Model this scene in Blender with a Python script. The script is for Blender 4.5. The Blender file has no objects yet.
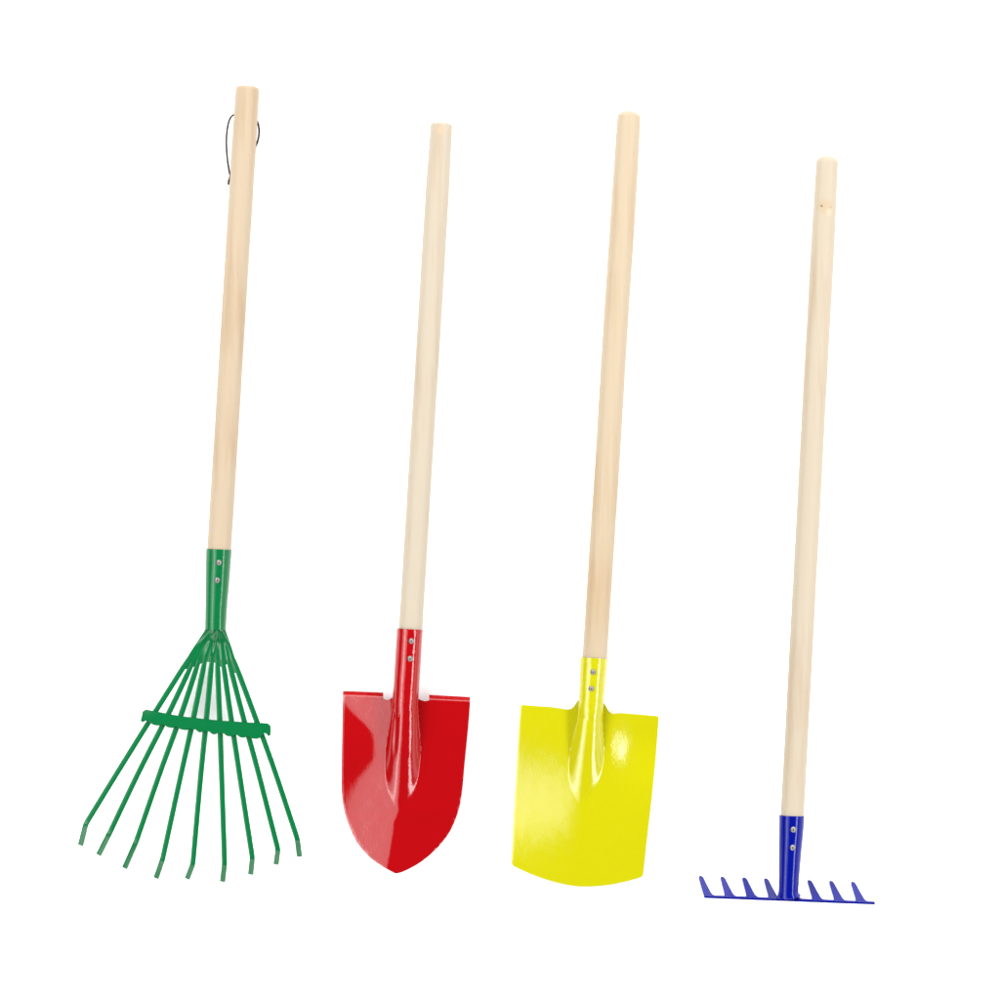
import bpy, bmesh, math, random
from mathutils import Matrix, Vector, noise

random.seed(4)
scene = bpy.context.scene
C = scene.collection
CAM_H = 4000.0          # camera height above the white sheet, millimetres


# ------------------------------------------------------------------ measuring
def P(x, y, z=0.0):
    """photo millimetres (1 px = 1 mm on the sheet) -> metres in the scene"""
    k = (CAM_H - z) / CAM_H
    return Vector(((x - 500) * k / 1000, (500 - y) * k / 1000, z / 1000))


def sstep(a, b, t):
    t = min(1, max(0, (t - a) / (b - a)))
    return t * t * (3 - 2 * t)


def lerp(a, b, t):
    return a + (b - a) * t


def poly_at(pts, t):
    """point at arc-length fraction t of a polyline"""
    L = [0]
    for a, b in zip(pts, pts[1:]):
        L.append(L[-1] + math.dist(a, b))
    s = t * L[-1]
    for i in range(len(pts) - 1):
        if s <= L[i + 1] or i == len(pts) - 2:
            f = (s - L[i]) / (L[i + 1] - L[i])
            return tuple(lerp(p, q, f) for p, q in zip(pts[i], pts[i + 1]))


def curve(pts, n):
    """Catmull-Rom through pts, n steps per span"""
    v = [Vector(p) for p in pts]
    v = [v[0] * 2 - v[1]] + v + [v[-1] * 2 - v[-2]]
    out = []
    for i in range(1, len(v) - 2):
        a, b, c, d = v[i - 1:i + 3]
        for k in range(n):
            t = k / n
            out.append(0.5 * ((2 * b) + (c - a) * t + (2 * a - 5 * b + 4 * c - d) * t * t
                              + (3 * b - a - 3 * c + d) * t ** 3))
    out.append(v[-2])
    return out


# ------------------------------------------------------------------ objects
def empty(name, loc, label, cat):
    o = bpy.data.objects.new(name, None)
    C.objects.link(o)
    o.location = loc
    o.empty_display_size = 0.02
    o['label'] = label
    o['category'] = cat
    return o


ORIGIN = {}


def link(name, bm, mat, parent=None, smooth=True, sharp=35):
    """one mesh object; vertices come in scene metres and are stored relative to the thing"""
    root = parent
    while root is not None and root.parent is not None:
        root = root.parent
    off = Vector(root.location) if root is not None else Vector()
    bmesh.ops.recalc_face_normals(bm, faces=bm.faces)
    for v in bm.verts:
        v.co -= off
    me = bpy.data.meshes.new(name)
    bm.to_mesh(me)
    bm.free()
    if smooth:
        me.shade_smooth()
        me.set_sharp_from_angle(angle=math.radians(sharp))
    me.materials.append(mat)
    o = bpy.data.objects.new(name, me)
    C.objects.link(o)
    if parent is not None:
        o.parent = parent
    return o


# ------------------------------------------------------------------ meshes
def frame(tan, ref=Vector((0, 0, 1))):
    side = tan.cross(ref)
    if side.length < 1e-5:
        side = tan.cross(Vector((0, 1, 0)))
    side.normalize()
    return side, side.cross(tan).normalized()


def sweep(pts, sect, caps=True, bm=None):
    """pts: list of Vector; sect(i) -> list of (a, b) offsets in metres (side, up)"""
    bm = bm or bmesh.new()
    rings = []
    for i, p in enumerate(pts):
        t = (pts[min(i + 1, len(pts) - 1)] - pts[max(i - 1, 0)]).normalized()
        s, u = frame(t)
        rings.append([bm.verts.new(p + s * a + u * b) for a, b in sect(i)])
    n = len(rings[0])
    for r0, r1 in zip(rings, rings[1:]):
        for j in range(n):
            bm.faces.new((r0[j], r0[(j + 1) % n], r1[(j + 1) % n], r1[j]))
    if caps:
        bm.faces.new(rings[0])
        bm.faces.new(rings[-1])
    return bm


def circle(r, n=40):
    return [(r * math.cos(2 * math.pi * k / n), r * math.sin(2 * math.pi * k / n)) for k in range(n)]


def super_rect(w, h, n=20, e=0.45):
    out = []
    for k in range(n):
        a = 2 * math.pi * (k + 0.5) / n
        c, s = math.cos(a), math.sin(a)
        out.append((0.5 * w * math.copysign(abs(c) ** e, c), 0.5 * h * math.copysign(abs(s) ** e, s)))
    return out


def sheet(rows, thick, bm=None):
    """rows of points (m) as a sheet with thickness downwards"""
    bm = bm or bmesh.new()
    top = [[bm.verts.new(p) for p in r] for r in rows]
    nr, nc = len(rows), len(rows[0])
    low = []
    for i in range(nr):
        lr = []
        for j in range(nc):
            du = rows[i][min(j + 1, nc - 1)] - rows[i][max(j - 1, 0)]
            dv = rows[min(i + 1, nr - 1)][j] - rows[max(i - 1, 0)][j]
            n = du.cross(dv)
            n = n.normalized() if n.length > 1e-12 else Vector((0, 0, 1))
            if n.z < 0:
                n = -n
            lr.append(bm.verts.new(rows[i][j] - n * thick))
        low.append(lr)

    def f(*q):
        u = []
        for v in q:
            if v not in u:
                u.append(v)
        try:
            bm.faces.new(u)
        except ValueError:
            pass
    for i in range(nr - 1):
        for j in range(nc - 1):
            f(top[i][j], top[i][j + 1], top[i + 1][j + 1], top[i + 1][j])
            f(low[i][j], low[i + 1][j], low[i + 1][j + 1], low[i][j + 1])
        f(top[i][0], top[i + 1][0], low[i + 1][0], low[i][0])
        f(top[i][-1], low[i][-1], low[i + 1][-1], top[i + 1][-1])
    for j in range(nc - 1):
        f(top[0][j], low[0][j], low[0][j + 1], top[0][j + 1])
        f(top[-1][j], top[-1][j + 1], low[-1][j + 1], low[-1][j])
    bmesh.ops.remove_doubles(bm, verts=bm.verts, dist=2e-6)
    return bm


def prism(poly, thick, axis, bevel=0.0):
    bm = bmesh.new()
    vs = [bm.verts.new(p) for p in poly]
    f = bm.faces.new(vs)
    r = bmesh.ops.extrude_face_region(bm, geom=[f])
    nv = [g for g in r['geom'] if isinstance(g, bmesh.types.BMVert)]
    for v in nv:
        v.co += axis * thick
    if bevel:
        es = [e for e in bm.edges if len(e.link_faces) == 2 and e.calc_face_angle(0) > 0.9]
        bmesh.ops.bevel(bm, geom=es, offset=bevel, segments=2, profile=0.5, affect='EDGES')
    return bm


# ------------------------------------------------------------------ materials
def nodes(name):
    m = bpy.data.materials.new(name)
    m.use_nodes = True
    nt = m.node_tree
    return m, nt, nt.nodes['Principled BSDF']


def N(nt, t, **kw):
    n = nt.nodes.new(t)
    for k, v in kw.items():
        if k in n.inputs.keys():
            n.inputs[k].default_value = v
        else:
            setattr(n, k, v)
    return n


def paint(name, col, rough=0.12, spec=0.5, peel=0.00006, peel_scale=620):
    """thick glossy enamel: even colour, orange-peel skin"""
    m, nt, b = nodes(name)
    tc = N(nt, 'ShaderNodeTexCoord')
    b.inputs['Base Color'].default_value = (*col, 1)
    b.inputs['Specular IOR Level'].default_value = spec
    n1 = N(nt, 'ShaderNodeTexNoise', Scale=peel_scale, Detail=2.0)
    n2 = N(nt, 'ShaderNodeTexNoise', Scale=70.0, Detail=1.0)
    nt.links.new(tc.outputs['Object'], n1.inputs['Vector'])
    nt.links.new(tc.outputs['Object'], n2.inputs['Vector'])
    mx = N(nt, 'ShaderNodeMath', operation='MULTIPLY_ADD')
    nt.links.new(n2.outputs['Fac'], mx.inputs[0])
    mx.inputs[1].default_value = 2.0
    nt.links.new(n1.outputs['Fac'], mx.inputs[2])
    bp = N(nt, 'ShaderNodeBump', Strength=1.0, Distance=peel)
    nt.links.new(mx.outputs[0], bp.inputs['Height'])
    nt.links.new(bp.outputs['Normal'], b.inputs['Normal'])
    mr = N(nt, 'ShaderNodeMapRange')
    mr.inputs['To Min'].default_value = rough * 0.8
    mr.inputs['To Max'].default_value = rough * 1.25
    nt.links.new(n2.outputs['Fac'], mr.inputs['Value'])
    nt.links.new(mr.outputs[0], b.inputs['Roughness'])
    return m


def wood(name, light, dark, seed, knot=None):
    """pale turned wood, grain along the length"""
    m, nt, b = nodes(name)
    tc = N(nt, 'ShaderNodeTexCoord')
    mp = N(nt, 'ShaderNodeMapping')
    mp.inputs['Location'].default_value = (seed, seed * 0.7, seed * 1.3)
    mp.inputs['Scale'].default_value = (1.0, 0.05, 1.0)
    nt.links.new(tc.outputs['Object'], mp.inputs['Vector'])
    fine = N(nt, 'ShaderNodeTexNoise', Scale=420.0, Detail=4.0, Roughness=0.6)
    band = N(nt, 'ShaderNodeTexNoise', Scale=75.0, Detail=2.0, Distortion=0.6)
    nt.links.new(mp.outputs[0], fine.inputs['Vector'])
    nt.links.new(mp.outputs[0], band.inputs['Vector'])
    broad = N(nt, 'ShaderNodeTexNoise', Scale=7.0, Detail=1.0)
    mp2 = N(nt, 'ShaderNodeMapping')
    mp2.inputs['Location'].default_value = (seed * 2, seed, seed)
    nt.links.new(tc.outputs['Object'], mp2.inputs['Vector'])
    nt.links.new(mp2.outputs[0], broad.inputs['Vector'])

    def math_(op, a, c, d=None):
        k = N(nt, 'ShaderNodeMath', operation=op)
        for i, q in enumerate((a, c, d)):
            if q is None:
                continue
            if isinstance(q, (int, float)):
                k.inputs[i].default_value = q
            else:
                nt.links.new(q, k.inputs[i])
        return k.outputs[0]
    s = math_('MULTIPLY', fine.outputs['Fac'], 0.35)
    s = math_('MULTIPLY_ADD', band.outputs['Fac'], 0.85, s)
    s = math_('MULTIPLY_ADD', broad.outputs['Fac'], 0.8, s)
    ramp = N(nt, 'ShaderNodeValToRGB')
    nt.links.new(s, ramp.inputs['Fac'])
    ramp.color_ramp.elements[0].position = 0.7
    ramp.color_ramp.elements[0].color = (*dark, 1)
    ramp.color_ramp.elements[1].position = 1.0
    ramp.color_ramp.elements[1].color = (*light, 1)
    out = ramp.outputs['Color']
    for (kp, rad, col) in (knot or []):
        d = N(nt, 'ShaderNodeVectorMath', operation='DISTANCE')
        wv = N(nt, 'ShaderNodeTexNoise', Scale=300.0)
        nt.links.new(tc.outputs['Object'], wv.inputs['Vector'])
        d.inputs[1].default_value = kp
        nt.links.new(tc.outputs['Object'], d.inputs[0])
        dd = math_('MULTIPLY_ADD', wv.outputs['Fac'], rad * 0.8, d.outputs['Value'])
        mr = N(nt, 'ShaderNodeMapRange')
        mr.inputs['From Min'].default_value = rad * 0.9
        mr.inputs['From Max'].default_value = rad * 1.7
        mr.inputs['To Min'].default_value = 1.0
        mr.inputs['To Max'].default_value = 0.0
        nt.links.new(dd, mr.inputs['Value'])
        mix = N(nt, 'ShaderNodeMix', data_type='RGBA')
        nt.links.new(mr.outputs[0], mix.inputs['Factor'])
        nt.links.new(out, mix.inputs[6])
        mix.inputs[7].default_value = (*col, 1)
        out = mix.outputs[2]
    nt.links.new(out, b.inputs['Base Color'])
    b.inputs['Roughness'].default_value = 0.58
    b.inputs['Specular IOR Level'].default_value = 0.25
    bp = N(nt, 'ShaderNodeBump', Strength=0.5, Distance=0.0002)
    nt.links.new(fine.outputs['Fac'], bp.inputs['Height'])
    nt.links.new(bp.outputs['Normal'], b.inputs['Normal'])
    return m


def simple(name, col, rough, metal=0.0, spec=0.5):
    m, nt, b = nodes(name)
    n1 = N(nt, 'ShaderNodeTexNoise', Scale=900.0)
    tc = N(nt, 'ShaderNodeTexCoord')
    nt.links.new(tc.outputs['Object'], n1.inputs['Vector'])
    mix = N(nt, 'ShaderNodeMix', data_type='RGBA')
    mix.inputs[6].default_value = (*[c * 0.85 for c in col], 1)
    mix.inputs[7].default_value = (*[min(1, c * 1.12) for c in col], 1)
    nt.links.new(n1.outputs['Fac'], mix.inputs['Factor'])
    nt.links.new(mix.outputs[2], b.inputs['Base Color'])
    b.inputs['Roughness'].default_value = rough
    b.inputs['Metallic'].default_value = metal
    b.inputs['Specular IOR Level'].default_value = spec
    return m


GREEN = paint('green enamel', (0.0009, 0.088, 0.024), rough=0.16, spec=0.27)
RED = paint('red enamel', (0.228, 0.0004, 0.0017), rough=0.1, spec=0.44, peel=0.0001)
YELLOW = paint('yellow enamel', (0.312, 0.294, 0.0003), rough=0.13, spec=0.6, peel=0.00014)
BLUE = paint('blue enamel', (0.0005, 0.003, 0.138), rough=0.12, spec=0.19)
STEEL = simple('zinc plated steel', (0.17, 0.165, 0.155), 0.36, 1.0)
CORD = simple('dark brown leather', (0.012, 0.008, 0.007), 0.6)
PAPER = simple('white paper', (0.92, 0.92, 0.92), 0.9, spec=0.0)

# ------------------------------------------------------------------ the sheet everything lies on
bm = bmesh.new()
bmesh.ops.create_grid(bm, x_segments=8, y_segments=8, size=6.0)
o = link('ground', bm, PAPER, smooth=False)
o['kind'] = 'structure'
o['label'] = 'plain white sheet the four tools lie on'


# ------------------------------------------------------------------ shared parts
def handle(root, top, bot, r_top, r_bot, mat, crown=2.6, corner=3.6, seed=0.0):
    """turned stick; top/bot = (x, y, z) in photo mm"""
    a, b = P(*top), P(*bot)
    L = (b - a).length
    d = (b - a) / L
    pts, rad = [], []
    m = 14
    for i in range(m + 1):                    # softly domed end, superellipse profile
        q = math.sin(math.pi / 2 * i / m)
        pts.append(a + d * crown * (1 - (1 - q ** corner) ** (1 / corner)) / 1000)
        rad.append(max(r_top * q, 0.05))
    n = 60
    s0 = crown / 1000
    for i in range(1, n + 1):
        s = s0 + (L - s0) * i / n
        f = s / L
        R = lerp(r_top, r_bot, sstep(0, 0.16, f) if r_bot > r_top else f)
        R += 0.12 * noise.noise((seed, f * 9, 0))
        side = 0.25 * noise.noise((seed + 5, f * 4, 0))
        pts.append(a + d * s + Vector((side / 1000, 0, 0)))
        rad.append(R)
    bm = sweep(pts, lambda i: circle(rad[i] / 1000, 48))
    return link('handle', bm, mat, root, sharp=60)


def screw(parent, x, y, z, r=2.7, turn=0.4, tilt=(0, 0)):
    """small domed screw head with a cross recess"""
    bm = bmesh.new()
    nseg, nring = 32, 12
    c = P(x, y, z + 0.5)
    ctr = None
    rings = []
    for i in range(nring + 1):
        q = i / nring
        rr = r * q
        ring = []
        for k in range(nseg):
            an = 2 * math.pi * k / nseg + turn
            dx, dy = rr * math.cos(an - turn), rr * math.sin(an - turn)
            h = 1.5 * (1 - q ** 2)
            if rr < r * 0.68 and (abs(dx) < 0.36 or abs(dy) < 0.36):
                h -= 0.35
            px, py = rr * math.cos(an), rr * math.sin(an)
            ring.append(bm.verts.new(c + Vector((px, py, h + px * tilt[0] + py * tilt[1])) / 1000))
            if i == 0:
                ctr = ring[0]
                ring = [ctr] * nseg
                break
        rings.append(ring)
    rim = [bm.verts.new(v.co - Vector((0, 0, 0.0018))) for v in rings[-1]]
    rings.append(rim)
    for r0, r1 in zip(rings, rings[1:]):
        for k in range(nseg):
            k2 = (k + 1) % nseg
            vs = []
            for v in (r0[k], r0[k2], r1[k2], r1[k]):
                if v not in vs:
                    vs.append(v)
            bm.faces.new(vs)
    bm.faces.new(rim)
    return link('screw', bm, STEEL, parent, sharp=30)


def tube_socket(root, stations, mat, wall=0.9, seed=0.0):
    """hollow ferrule: stations (x, y, z, r) from its mouth down; slightly uneven like rolled sheet"""
    st = [Vector(s) for s in stations]
    fine = curve([tuple(s) for s in st], 8)
    pts = [P(s[0], s[1], s[2]) for s in fine]
    rad = [s[3] for s in fine]
    n = 56

    def ring(i, off):
        out = []
        for k in range(n):
            an = 2 * math.pi * k / n
            r = rad[i] + off + 0.16 * noise.noise((seed + math.cos(an) * 1.2, math.sin(an) * 1.2, i * 0.11))
            out.append((r * math.cos(an) / 1000, r * math.sin(an) / 1000))
        return out
    # inner wall (a little way in), rounded lip, outer wall
    order = [(3, -wall), (0, -wall), (0, -wall * 0.75)]
    seq = [(3, -wall), (1, -wall), (0, -wall)] + [(0, -0.12)] + [(i, 0.0) for i in range(len(pts))]
    P2 = [pts[i] for i, _ in seq]
    # tangents must come from the outer run only
    bm = bmesh.new()
    rings = []
    for q, (i, off) in enumerate(seq):
        t = (pts[min(i + 1, len(pts) - 1)] - pts[max(i - 1, 0)]).normalized()
        s, u = frame(t)
        p = pts[i]
        if q >= 4 and i == 0:
            p = p + t * 0.0004
        rings.append([bm.verts.new(p + s * a + u * b) for a, b in ring(i, off)])
    for r0, r1 in zip(rings, rings[1:]):
        for k in range(n):
            bm.faces.new((r0[k], r0[(k + 1) % n], r1[(k + 1) % n], r1[k]))
    bm.faces.new(rings[-1])
    return link('socket', bm, mat, root, sharp=50)


# ================================================================== green leaf rake
def leaf_rake():
    root = empty('leaf_rake', P(217, 600, 0),
                 'green fan leaf rake with thin spread tines, pale handle with dark hanging cord', 'rake')
    wd = wood('wood of leaf rake', (0.293, 0.231, 0.160), (0.256, 0.180, 0.106), 3.1)
    handle(root, (247.6, 85.6, 12.4), (217.6, 575, 25), 11.9, 12.0, wd, crown=5.0, corner=2.9, seed=1.0)
    so = tube_socket(root, [(218.9, 549.3, 25, 12.7), (218.2, 565, 25.2, 12.35), (217, 590, 25.6, 11.4),
                            (216, 612, 26, 10.7), (215.4, 629.5, 26, 10.5)], GREEN, seed=2)
    screw(so, 218.8, 562.5, 37.2, 2.8, 0.6)
    screw(so, 217.1, 580.2, 36.8, 2.8, 1.3)

    # plate: rolled inside the ferrule at the top, flat with pressed ribs where the tines start
    zt = 22.0
    rows = []
    nr, nc = 26, 73
    lx = [(206.2, 626), (203.2, 633), (194.4, 646), (186.0, 659), (180.0, 669)]
    rx = [(224.8, 626), (226.8, 633), (231.8, 646), (236.4, 659), (239.6, 668)]
    low = [(0.0, 672), (0.06, 672.5), (0.14, 672), (0.28, 669), (0.41, 665), (0.5, 665), (0.6, 666), (0.7, 670.5),
           (0.79, 667), (0.9, 676), (1.0, 676)]
    for i in range(nr):
        v = i / (nr - 1)
        row = []
        for j in range(nc):
            u = j / (nc - 1)
            L = poly_at(lx, v)
            R = poly_at(rx, v)
            x = lerp(L[0], R[0], u)
            for (u0, y0), (u1, y1) in zip(low, low[1:]):
                if u0 <= u <= u1:
                    yl = -3 + lerp(y0, y1, (u - u0) / (u1 - u0))
            y = lerp(626, yl, v)
            flat = sstep(0.02, 0.5, v)
            w = 2 * u - 1
            arch = 9.0 * math.sqrt(max(0, 1 - (w * 0.98) ** 2)) + 23
            rib = 0.55 * math.cos(2 * math.pi * (u * 9 - 0.5)) * sstep(0.2, 0.75, v) * lerp(0.1, 1.2, sstep(0.3, 0.5, u))
            keel = 2.2 * math.exp(-((u - 0.44) / 0.10) ** 2) * (1 - sstep(0.45, 1.0, v)) \
                - 1.4 * math.exp(-((u - 0.60) / 0.05) ** 2) * (1 - sstep(0.5, 1.0, v))
            z = lerp(arch, zt + 0.9, flat) + rib * 0.4 + 0.7 * keel * sstep(0.05, 0.25, v)
            row.append(P(x, y, z))
        rows.append(row)
    link('fan_plate', sheet(rows, 0.0013), GREEN, root, sharp=40)

    tines = [  # start under the plate, at bar, mid, bend, tip
        [(190.8, 655.5), (157, 709), (122, 765), (86, 823.5), (80.6, 844.5)],
        [(192.6, 663), (169, 712.5), (139.8, 770), (109.6, 833), (98.8, 854.3)],
        [(199.4, 659), (181, 715), (161, 770), (136, 842), (124.8, 867.5)],
        [(205.8, 656), (193.7, 717), (182, 770), (162.6, 859), (156.2, 877.4)],
        [(212.2, 656), (206.5, 718), (201.3, 770), (192.8, 864), (187.4, 878)],
        [(217.3, 658), (219.7, 720), (221.5, 770), (224.6, 864), (222.6, 880.8)],
        [(222.8, 660), (231.5, 721), (238.9, 770), (252.4, 858), (250.7, 873.6)],
        [(228.4, 660), (244.5, 722), (257.7, 770), (278, 849.6), (276.1, 863.6)],
        [(233.4, 659), (257, 722), (274.4, 770), (297.4, 839), (299.4, 855.8)],
    ]
    for i, t in enumerate(tines):
        dz = 0.12 * ((i * 5) % 3)
        a, b, c, d, e = t
        zz = [zt + 0.35 + dz, zt + dz, zt - 0.3, zt - 1.6, 2.2]
        fine = []
        ctrl = [(*p, z) for p, z in zip(t, zz)]
        for p in curve(ctrl[:4], 8):
            fine.append(p)
        # rounded bend, then the short hooked tip running down to the sheet
        k, q = Vector(ctrl[3]), Vector(ctrl[4])
        inn = (fine[-1] - fine[-5]).normalized()
        out = (q - k).normalized()
        fine = fine[:-1]
        while (fine[-1] - k).length < 4.5:
            fine.pop()
        s, e2 = k - inn * 4, k + out * 4
        for m in range(7):
            f = m / 6
            fine.append((1 - f) ** 2 * s + 2 * f * (1 - f) * k + f * f * e2)
        fine += [lerp(e2, q, 0.5), q]
        pts = [P(*p) for p in fine]
        w = 5.5
        bm = sweep(pts, lambda i_: super_rect(w / 1000 * (0.72 if i_ == 0 else 0.88 if i_ == 1 else 1), 0.0026))
        link('tine', bm, GREEN, root, sharp=50)

    # bar across the tines, pressed from sheet, tabs gripping between them
    top = [(141.8, 716), (142.6, 711.5), (145.5, 709.3), (153, 710.6), (160, 712), (170, 714.2), (180, 716), (193, 717.6), (206, 719),
           (220, 720.4), (235, 721.4), (250, 722.3), (262, 722.8), (267.5, 723.2), (270.3, 725.2), (271, 728.5)]
    bottom = [(270.7, 734.6), (269.6, 736), (268, 735.8), (266.8, 734), (264.6, 733), (262.5, 735.2)]
    for xa, xb in ((250.5, 259), (239, 246), (225.5, 233.5), (211, 216.5), (197.5, 202), (179, 188), (166, 174), (151.5, 160)):
        def yb(x):
            return 721.4 + (x - 141) * 0.16 - max(0, x - 190) ** 2 * 0.00058
        if xa > 200:
            xs = [xb + 1.5, xb, xb - 2, xa + 2, xa, xa - 1.5]
        else:
            xs = [xb + 1.5, xb, xb - 2, xa + 2, xa, xa - 1.5]
        hs = [-0.5, 0.8, 1.6, 1.6, 0.8, -0.5]
        bottom += [(x, yb(x) + h) for x, h in zip(xs, hs)]
    bottom += [(147.5, 720.6), (145.6, 720.8), (143.8, 722), (141.6, 721.8), (140.6, 720.6)]
    poly = [P(x, y, 23.7) for x, y in top + bottom]
    link('crossbar', prism(poly, 0.0018, Vector((0, 0, 1)), 0.0004), GREEN, root, sharp=18)

    # cord: out of the hole on the left, a long loop, under the stick, up on the right and in again
    pts = [(240, 116.5, 12.5), (234.6, 114.8, 12.5), (230.4, 118, 12), (227.8, 126, 11), (226.4, 138, 9), (226.7, 152, 7), (228.3, 166, 4.2),
           (231, 176.5, 2.0), (238, 178, 1.2), (245, 168, 1.2), (252, 153, 1.9), (257.2, 142.5, 5), (259, 134, 9), (258.8, 127, 11.5), (256.6, 121, 12.5), (250, 119, 12.5)]
    fine = curve(pts, 8)
    bm = sweep([P(*p) for p in fine], lambda i: circle(0.00102, 10))
    co = link('hanging_cord', bm, CORD, root)
    fine = curve([(230.4, 175.5, 2.4), (229.3, 178.2, 2.3), (228.6, 181, 1.6), (228.0, 184.6, 1.2)], 5)
    n = len(fine)
    bm = sweep([P(*p) for p in fine], lambda i: circle((0.95 + 0.25 * math.sin(i * 0.9)) / 1000 * (1.1 if i > n * 0.6 else 0.9), 10))
    link('cord_knot', bm, CORD, co)


# ================================================================== blades
def smax(a, b, k):
    if k <= 0:
        return max(a, b)
    h = max(k - abs(a - b), 0) / k
    return max(a, b) + h * h * k * 0.25


def cyl_top(dx, top, R):
    """upper side of a round bar of radius R with its crest at height top"""
    if abs(dx) >= R:
        return -1e3
    return top - R + math.sqrt(R * R - dx * dx)


def x_at(pts, y):
    for a, b in zip(pts, pts[1:]):
        if a[1] <= y <= b[1]:
            return lerp(a[0], b[0], (y - a[1]) / max(1e-6, b[1] - a[1]))
    return pts[0][0] if y < pts[0][1] else pts[-1][0]


def rim(x, y, left, right):
    """uneven bead of paint along the side edges"""
    e = max(0.0, min(x - x_at(left, y), x_at(right, y) - x))
    f = math.exp(-(e / 3.2) ** 2)
    return f * (0.22 * sstep(755, 800, y) * noise.noise((x * 0.45, y * 0.30, 3)) - 0.30 * (1 - min(1, e / 2.0)))


def red_shovel():
    root = empty('pointed_shovel', P(405, 760, 0),
                 'red round-point shovel with a glossy curved blade narrowing to a tip, pale wooden handle', 'shovel')
    kn = [(P(440.6, 130, 22.5) - Vector(root.location), 0.0036, (0.335, 0.245, 0.16))]
    wd = wood('wood of pointed shovel', (0.300, 0.257, 0.197), (0.270, 0.214, 0.146), 8.4, kn)
    zs = 26.0
    handle(root, (441.6, 122.6, 11.8), (409, 655, zs - 1), 10.9, 11.75, wd, crown=4.0, corner=3.4, seed=3.0)
    so = tube_socket(root, [(409.8, 629, zs - 0.6, 13.0), (409, 642, zs - .4, 12.9), (407.8, 662, zs, 12.9), (406.6, 682, zs, 12.9),
                            (405.8, 694, zs, 12.9), (405.3, 703, zs - 0.5, 12.8), (404.6, 715, zs - 2.6, 12.4)], RED, seed=7)
    screw(so, 411.2, 641, zs + 12.0, 2.8, 0.2)
    screw(so, 410, 658.6, zs + 12.4, 2.8, 1.0)

    left = [(342.8, 696.5), (342, 740), (341.5, 770), (341.6, 790), (343.2, 806), (346.4, 819), (350.4, 829), (355.6, 840), (362, 849),
            (370.5, 857.8), (380, 864.8), (388.4, 869.8), (395.2, 873.5)]
    right = [(470.2, 702.5), (468, 730), (465, 760), (462.8, 785), (461.3, 797), (459.4, 807), (455.6, 819), (449.6, 832), (440.4, 844.4), (430.2, 854.6),
             (420, 862.6), (410, 868.3), (401.6, 872.2), (396.6, 873.5)]
    left = [tuple(p) for p in curve(left, 4)]
    right = [tuple(p) for p in curve(right, 4)]

    RIM_Y = [(p[0], p[1]) for p in curve([(690, 336, 0), (697, 341, 0), (706, 347, 0), (715, 355, 0), (722, 363, 0), (730, 370, 0), (738, 373, 0), (750, 374, 0), (760, 372.5, 0),
                                          (770, 366, 0), (780, 358, 0), (792, 351, 0), (806, 346, 0), (820, 340, 0), (840, 330, 0)], 4)]

    def xc(y):
        return 405.6 - (y - 697) * 0.066 - max(0, y - 805) ** 1.3 * 0.026 \
            + 2.0 * math.sin((y - 800) / 6.5) * math.exp(-((y - 814) / 13) ** 2)

    def base(x, y):
        dx = x - xc(y)
        t = (y - 697) / 176
        zc = lerp(23, 7.6, t)
        e = 2.4
        sl, sr = 0.225, 0.175
        s = sl if dx < 0 else sr
        z = zc - s * (math.sqrt(dx * dx + e * e) - e)
        # the upper left corner springs flat again
        xr = RIM_Y[0][1] - 6
        for (ya, xa), (yb, xb) in zip(RIM_Y, RIM_Y[1:]):
            if ya <= y <= yb:
                xr = lerp(xa, xb, (y - ya) / (yb - ya))
        if y > RIM_Y[-1][0]:
            xr = RIM_Y[-1][1]
        w = lerp(2.0, 6.0, sstep(745, 800, y))
        q = (xr - x) / w
        z += 0.2 * w * (q if q > 30 else math.log1p(math.exp(q)))
        return z + rim(x, y, left, right)

    def surf(x, y):
        b = base(x, y)
        t = max(0.0, (y - 697) / (812 - 697))
        xa = 405.6 - (y - 697) * 0.046
        R = lerp(12.9, 17, sstep(0.0, 0.5, t))
        bc = base(xa, y)
        hh = 15.4 * max(0, 1 - t) ** 2 * (1 + 2.6 * t) if t < 1 else 0
        c = cyl_top(x - xa, bc + hh - 0.02, R)
        k = lerp(4.5, 7.0, sstep(0, 0.3, t)) * (1 - sstep(0.6, 1.0, t)) + 0.2
        z = smax(b, c, k)
        # pressed groove along the left flank where the rolled ferrule opens
        g = math.exp(-((x - (397.5 - (y - 700) * 0.055)) / 2.6) ** 2) * sstep(700, 722, y) * (1 - sstep(740, 764, y))
        z -= 1.3 * g
        return z
    nr, nc = 170, 190
    rows = []
    for i in range(nr):
        v = i / (nr - 1)
        a, b = poly_at(left, v), poly_at(right, v)
        row = []
        for j in range(nc):
            u = j / (nc - 1)
            x, y = lerp(a[0], b[0], u), lerp(a[1], b[1], u)
            # notches beside the ferrule: the top edge dips there
            tp = (1 - v) ** 10
            dn = 1.4 * math.exp(-((x - 386.5) / 3.2) ** 2) + 0.8 * math.exp(-((x - 425.0) / 2.6) ** 2)
            mid = -6.5 * sstep(388.5, 396, x) ** 2 * (1 - sstep(416.0, 422, x)) ** 2
            y += tp * (dn + mid)
            sink = 0.9 * (1 - v) ** 12 * sstep(390, 395, x) * (1 - sstep(416.5, 421, x))
            row.append(P(x, y, surf(x, y) - sink))
        rows.append(row)
    bl = link('blade', sheet(rows, 0.0014), RED, root, sharp=50)
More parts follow.
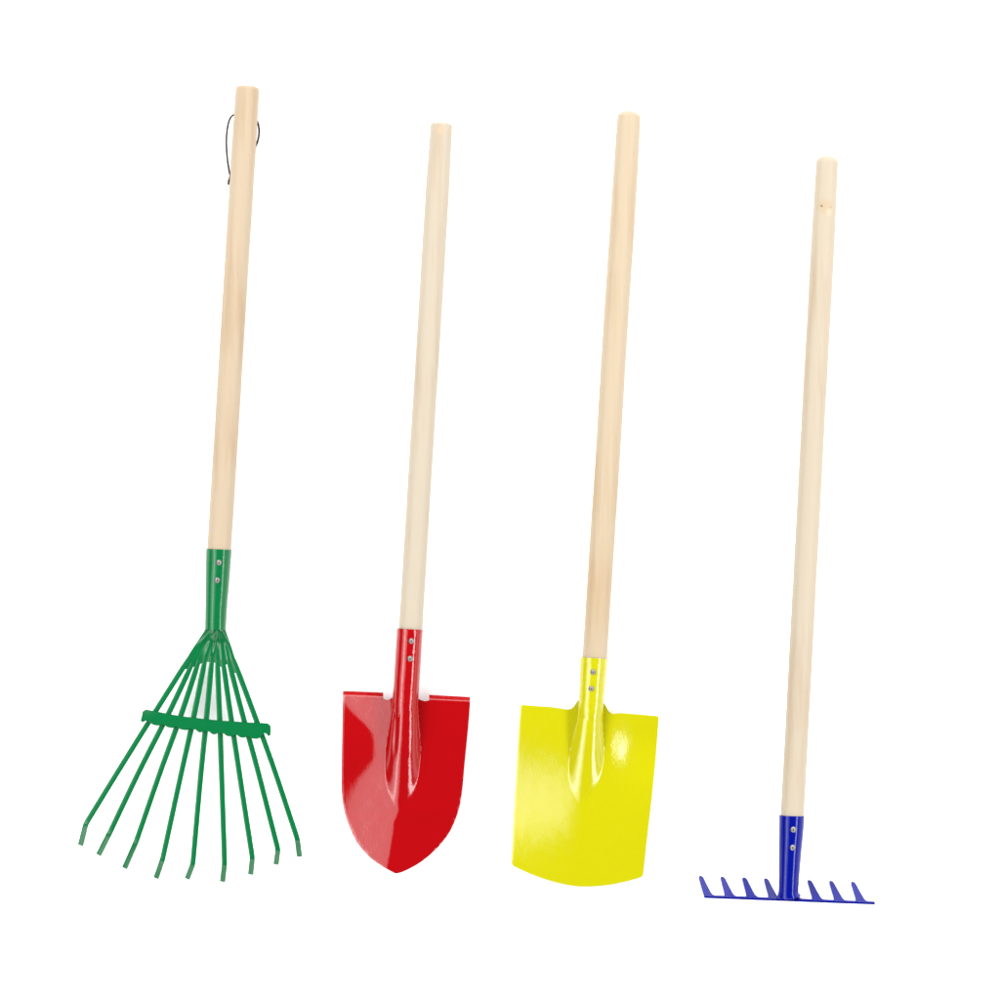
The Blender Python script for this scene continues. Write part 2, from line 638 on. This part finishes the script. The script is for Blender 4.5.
    # foot treads: the top edge turned down
    for x0, x1, y0, y1 in ((342.8, 383.2, 696.5, 698.4), (429.2, 470.2, 700.6, 702.6)):
        rows = []
        n = 24
        for k in range(10):
            f = k / 9
            an = min(1.0, f * 2.6) * math.radians(41)
            row = []
            # distance run along the bent strip
            if f == 0:
                oy, oz = 0.0, 0.0
            else:
                oy, oz = run[0] + math.cos(an) * 0.86, run[1] + math.sin(an) * 0.86
            run = (oy, oz)
            for j in range(n):
                q = j / (n - 1)
                x = lerp(x0, x1, q)
                y = lerp(y0, y1, q)
                row.append(P(x, y - oy * 0.93, surf(x, y) - oz - 0.02))
            rows.append(row)
        link('foot_tread', sheet(rows, 0.0013), RED, root, sharp=60)


def yellow_spade():
    root = empty('square_spade', P(585, 790, 0),
                 'yellow square spade with a broad flat-topped blade and pale wooden handle', 'spade')
    wd = wood('wood of square spade', (0.308, 0.249, 0.172), (0.282, 0.201, 0.115), 12.7)
    zs = 25.2
    handle(root, (629.4, 111.0, 12.4), (593.4, 680, zs - 1), 11.6, 12.3, wd, crown=6.2, corner=2.0, seed=6.0)
    so = tube_socket(root, [(594.0, 658, zs - 0.8, 13.6), (593.4, 668, zs - .6, 13.4), (592.4, 684, zs - .2, 12.9), (591.4, 700, zs, 12.4),
                            (590.9, 705, zs, 12.4), (590.4, 713, zs - 0.5, 12.3), (589.8, 724, zs - 2.6, 11.8)], YELLOW, seed=11)
    screw(so, 593.2, 672, zs + 12.4, 2.8, 0.9)
    screw(so, 591.4, 688.6, zs + 12.2, 2.8, 0.3)

    left = [(520.6, 704.6), (517.8, 745), (514.2, 800), (511.4, 865)]
    right = [(659, 716.2), (655.6, 760), (651.6, 800), (647, 840), (643, 876.6)]

    def xc(y):
        return 590.6 - (y - 706) * 0.052

    def run(q):
        if q <= 12:
            return q * q / (q + 1.5)
        k = min(1.0, (q - 12) / 24)
        return 12 * 12 / 13.5 + 24 * (k - k ** 3 + k ** 4 / 2)

    def slope(y):
        return 0.075 + 0.17 * math.exp(-((y - 801) / 50) ** 2)

    def base(x, y):
        dx = x - xc(y)
        t = (y - 706) / 175
        zc = lerp(21, 10.6, t) + 2.5 * math.sin(math.pi * t)
        e = 11.0
        s = slope(y) if dx < 0 else 0.12
        z = zc - s * (math.sqrt(dx * dx + e * e) - e)
        # upper right shoulder tilted to catch the side softbox as a glare patch
        px = 609.5
        if x > px:
            win = math.exp(-((y - 747) / 31) ** 2)
            q = x - px
            z -= win * 0.255 * run(q)
        return z + 0.7 * rim(x, y, left, right)

    def surf(x, y):
        b = base(x, y)
        t = max(0.0, (y - 709) / (806 - 709))
        xa = 590.8 - (y - 709) * 0.085
        hh = 15.6 * max(0, 1 - t) ** 2 * (1 + 2.1 * t) if t < 1 else 0
        R = lerp(12.4, 17, sstep(0.0, 0.55, t))
        c = cyl_top(x - xa, base(xa, y) + hh - 0.02, R)
        k = lerp(4.5, 8.0, sstep(0, 0.3, t)) * (1 - sstep(0.6, 1.0, t)) + 0.2
        return smax(b, c, k)
    nr, nc = 170, 190
    rows = []
    for i in range(nr):
        v = i / (nr - 1)
        a, b = poly_at(left, v), poly_at(right, v)
        row = []
        for j in range(nc):
            u = j / (nc - 1)
            x, y = lerp(a[0], b[0], u), lerp(a[1], b[1], u)
            w = 2 * u - 1
            y += v ** 3 * (14.0 * (1 - w * w) + 1.6 * (1 - abs(w)) * math.sin(math.pi * u))
            tp = (1 - v) ** 9
            mid = -10.5 * sstep(566, 580.5, x) ** 2.2 * (1 - sstep(601.5, 615, x)) ** 2.2
            y += tp * (mid + 1.0 * math.exp(-((x - 566) / 9) ** 2) + 1.4 * math.exp(-((x - 613) / 6) ** 2))
            # the four corners are slightly rounded
            for cx, cv, g in ((0, 0, 1), (1, 0, 1), (1, 1, 1), (0, 1, 1)):
                d = math.hypot((u - cx) * 138, (v - cv) * 165)
                if d < 2.0:
                    x += (2.0 - d) * 0.3 * (1 if cx == 0 else -1)
                    y += (2.0 - d) * 0.3 * (1 if cv == 0 else -1)
            sink = 0.9 * (1 - v) ** 12 * sstep(575, 580, x) * (1 - sstep(602, 607, x))
            row.append(P(x, y, surf(x, y) - sink))
        rows.append(row)
    link('blade', sheet(rows, 0.0014), YELLOW, root, sharp=50)


# ================================================================== blue rake
def garden_rake():
    root = empty('garden_rake', P(789, 880, 0),
                 'blue toothed garden rake with a straight bar seen edge-on and pale wooden handle', 'rake')
    kn = []

    def loc(x, y, z):
        return P(x, y, z) - Vector(root.location)
    kn = [(loc(824, 206.5, 24.6), 0.0075, (0.30, 0.235, 0.155)),
          (loc(829, 212, 24.2), 0.0034, (0.33, 0.285, 0.20)),
          (loc(821.8, 206, 24.1), 0.0013, (0.13, 0.08, 0.04)),
          (loc(830.2, 207.2, 23.6), 0.0011, (0.25, 0.17, 0.10))]
    wd = wood('wood of garden rake', (0.300, 0.257, 0.193), (0.275, 0.210, 0.142), 21.3, kn)
    handle(root, (827.5, 155.8, 12.0), (791.2, 833, 36.8), 11.0, 11.7, wd, crown=7.2, corner=2.0, seed=9.0)
    so = tube_socket(root, [(791.8, 815.6, 36.6, 12.6), (791.3, 830, 37, 12.2), (790.2, 850, 37.2, 11.4), (789.2, 872, 37.4, 10.4),
                            (788.6, 888, 37.4, 9.8), (788.4, 893.5, 37.2, 10.4), (788.6, 896.4, 36.8, 12.0)], BLUE, seed=15)
    screw(so, 793.4, 829.6, 49.0, 2.9, 0.5)
    screw(so, 792.8, 847.6, 48.3, 2.9, 1.1)

    zb = 37.0
    A, B = P(704.2, 896.2, zb), P(875.2, 902.8, zb)
    b = (B - A).normalized()
    d = Vector((-5.2, 17.5, -34.0))
    d = (d - b * d.dot(b) * 0.0).normalized()
    n = b.cross(d).normalized()
    if n.z < 0:
        n = -n
    th = 0.0022

    def at(s, t):                      # s along the bar, t out along the teeth, millimetres
        return A + b * s / 1000 + d * t / 1000
    L = (B - A).length * 1000
    SW = 2.6
    poly = [at(0, 0.8), at(0.8, 0), at(L - 0.6, 0), at(L, 0.7), at(L, SW - 0.6), at(L - 0.8, SW), at(0, SW)]
    link('bar', prism(poly, -th, n), BLUE, root, smooth=False)
    for i in range(8):
        c = 3.13 + 21.72 * i
        prof = [(-5.0, SW), (-4.4, 3.4), (-3.9, 6), (-3.5, 10), (-3.0, 21), (-2.4, 33), (-2.2, 35.6), (-1.5, 37.5), (0.0, 38.3), (1.4, 37.5),
                (2.2, 35.6), (2.6, 33), (3.6, 21), (4.7, 10), (5.2, 6.5), (6.0, 4), (7.8, SW)]
        if i == 0:
            prof[:5] = [(-3.13, SW), (-3.1, 10), (-2.9, 21)]
        pts = [at(c + s, t) for s, t in prof]
        link('tooth', prism(pts, -th, n), BLUE, root, sharp=30)


leaf_rake()
red_shovel()
yellow_spade()
garden_rake()

# ------------------------------------------------------------------ light: studio softboxes and added fill lamps
def softbox(name, angle, az, dist, w, l, radiance, tint=(1, 1, 1)):
    """angle from the vertical, az = compass direction it stands in (0 = right, 90 = top of picture)"""
    ld = bpy.data.lights.new(name, 'AREA')
    ld.shape = 'RECTANGLE'
    ld.size, ld.size_y = w, l
    ld.energy = radiance * math.pi * w * l
    ld.color = tint
    o = bpy.data.objects.new(name, ld)
    C.objects.link(o)
    a, z = math.radians(angle), math.radians(az)
    pos = Vector((math.sin(a) * math.cos(z), math.sin(a) * math.sin(z), math.cos(a))) * dist
    o.location = pos
    zax = pos.normalized()
    yax = Vector((-math.sin(z), math.cos(z), 0))
    xax = yax.cross(zax)
    o.rotation_euler = Matrix((xax, yax, zax)).transposed().to_euler()
    return o


softbox('softbox_large', 40, 180, 2.6, 2.0, 4.6, 3.4)
softbox('softbox_strip', 40, 180, 2.4, 0.5, 4.2, 7.2)
softbox('softbox_side', 49, 0, 2.6, 0.5, 4.4, 17.0)
softbox('fill_head', 60, 90, 3.0, 1.6, 4.6, 7.2)  # added fill from the top, keeps shadows on the sheet white
softbox('fill_foot', 78, 270, 3.0, 0.9, 4.6, 4.5)  # added fill from the bottom, brightens the sheet
softbox('fill_low', 79, 0, 3.2, 1.2, 4.6, 2.0)  # added low fill, lifts the shadows right of the tools

w = bpy.data.worlds.new('World')
scene.world = w
w.use_nodes = True
w.node_tree.nodes['Background'].inputs['Color'].default_value = (1, 1, 1, 1)
w.node_tree.nodes['Background'].inputs['Strength'].default_value = 0.1

# ------------------------------------------------------------------ camera
cam = bpy.data.cameras.new('camera')
co = bpy.data.objects.new('camera', cam)
C.objects.link(co)
co.location = (0, 0, CAM_H / 1000)
cam.sensor_width = 36
cam.lens = 36 * CAM_H / 1000
cam.clip_start = 0.05
cam.clip_end = 100
scene.camera = co

scene.view_settings.view_transform = 'Standard'
scene.view_settings.look = 'None'
scene.view_settings.exposure = 0
scene.view_settings.gamma = 1
scene.view_settings.use_curve_mapping = False
scene.cycles.max_bounces = 8
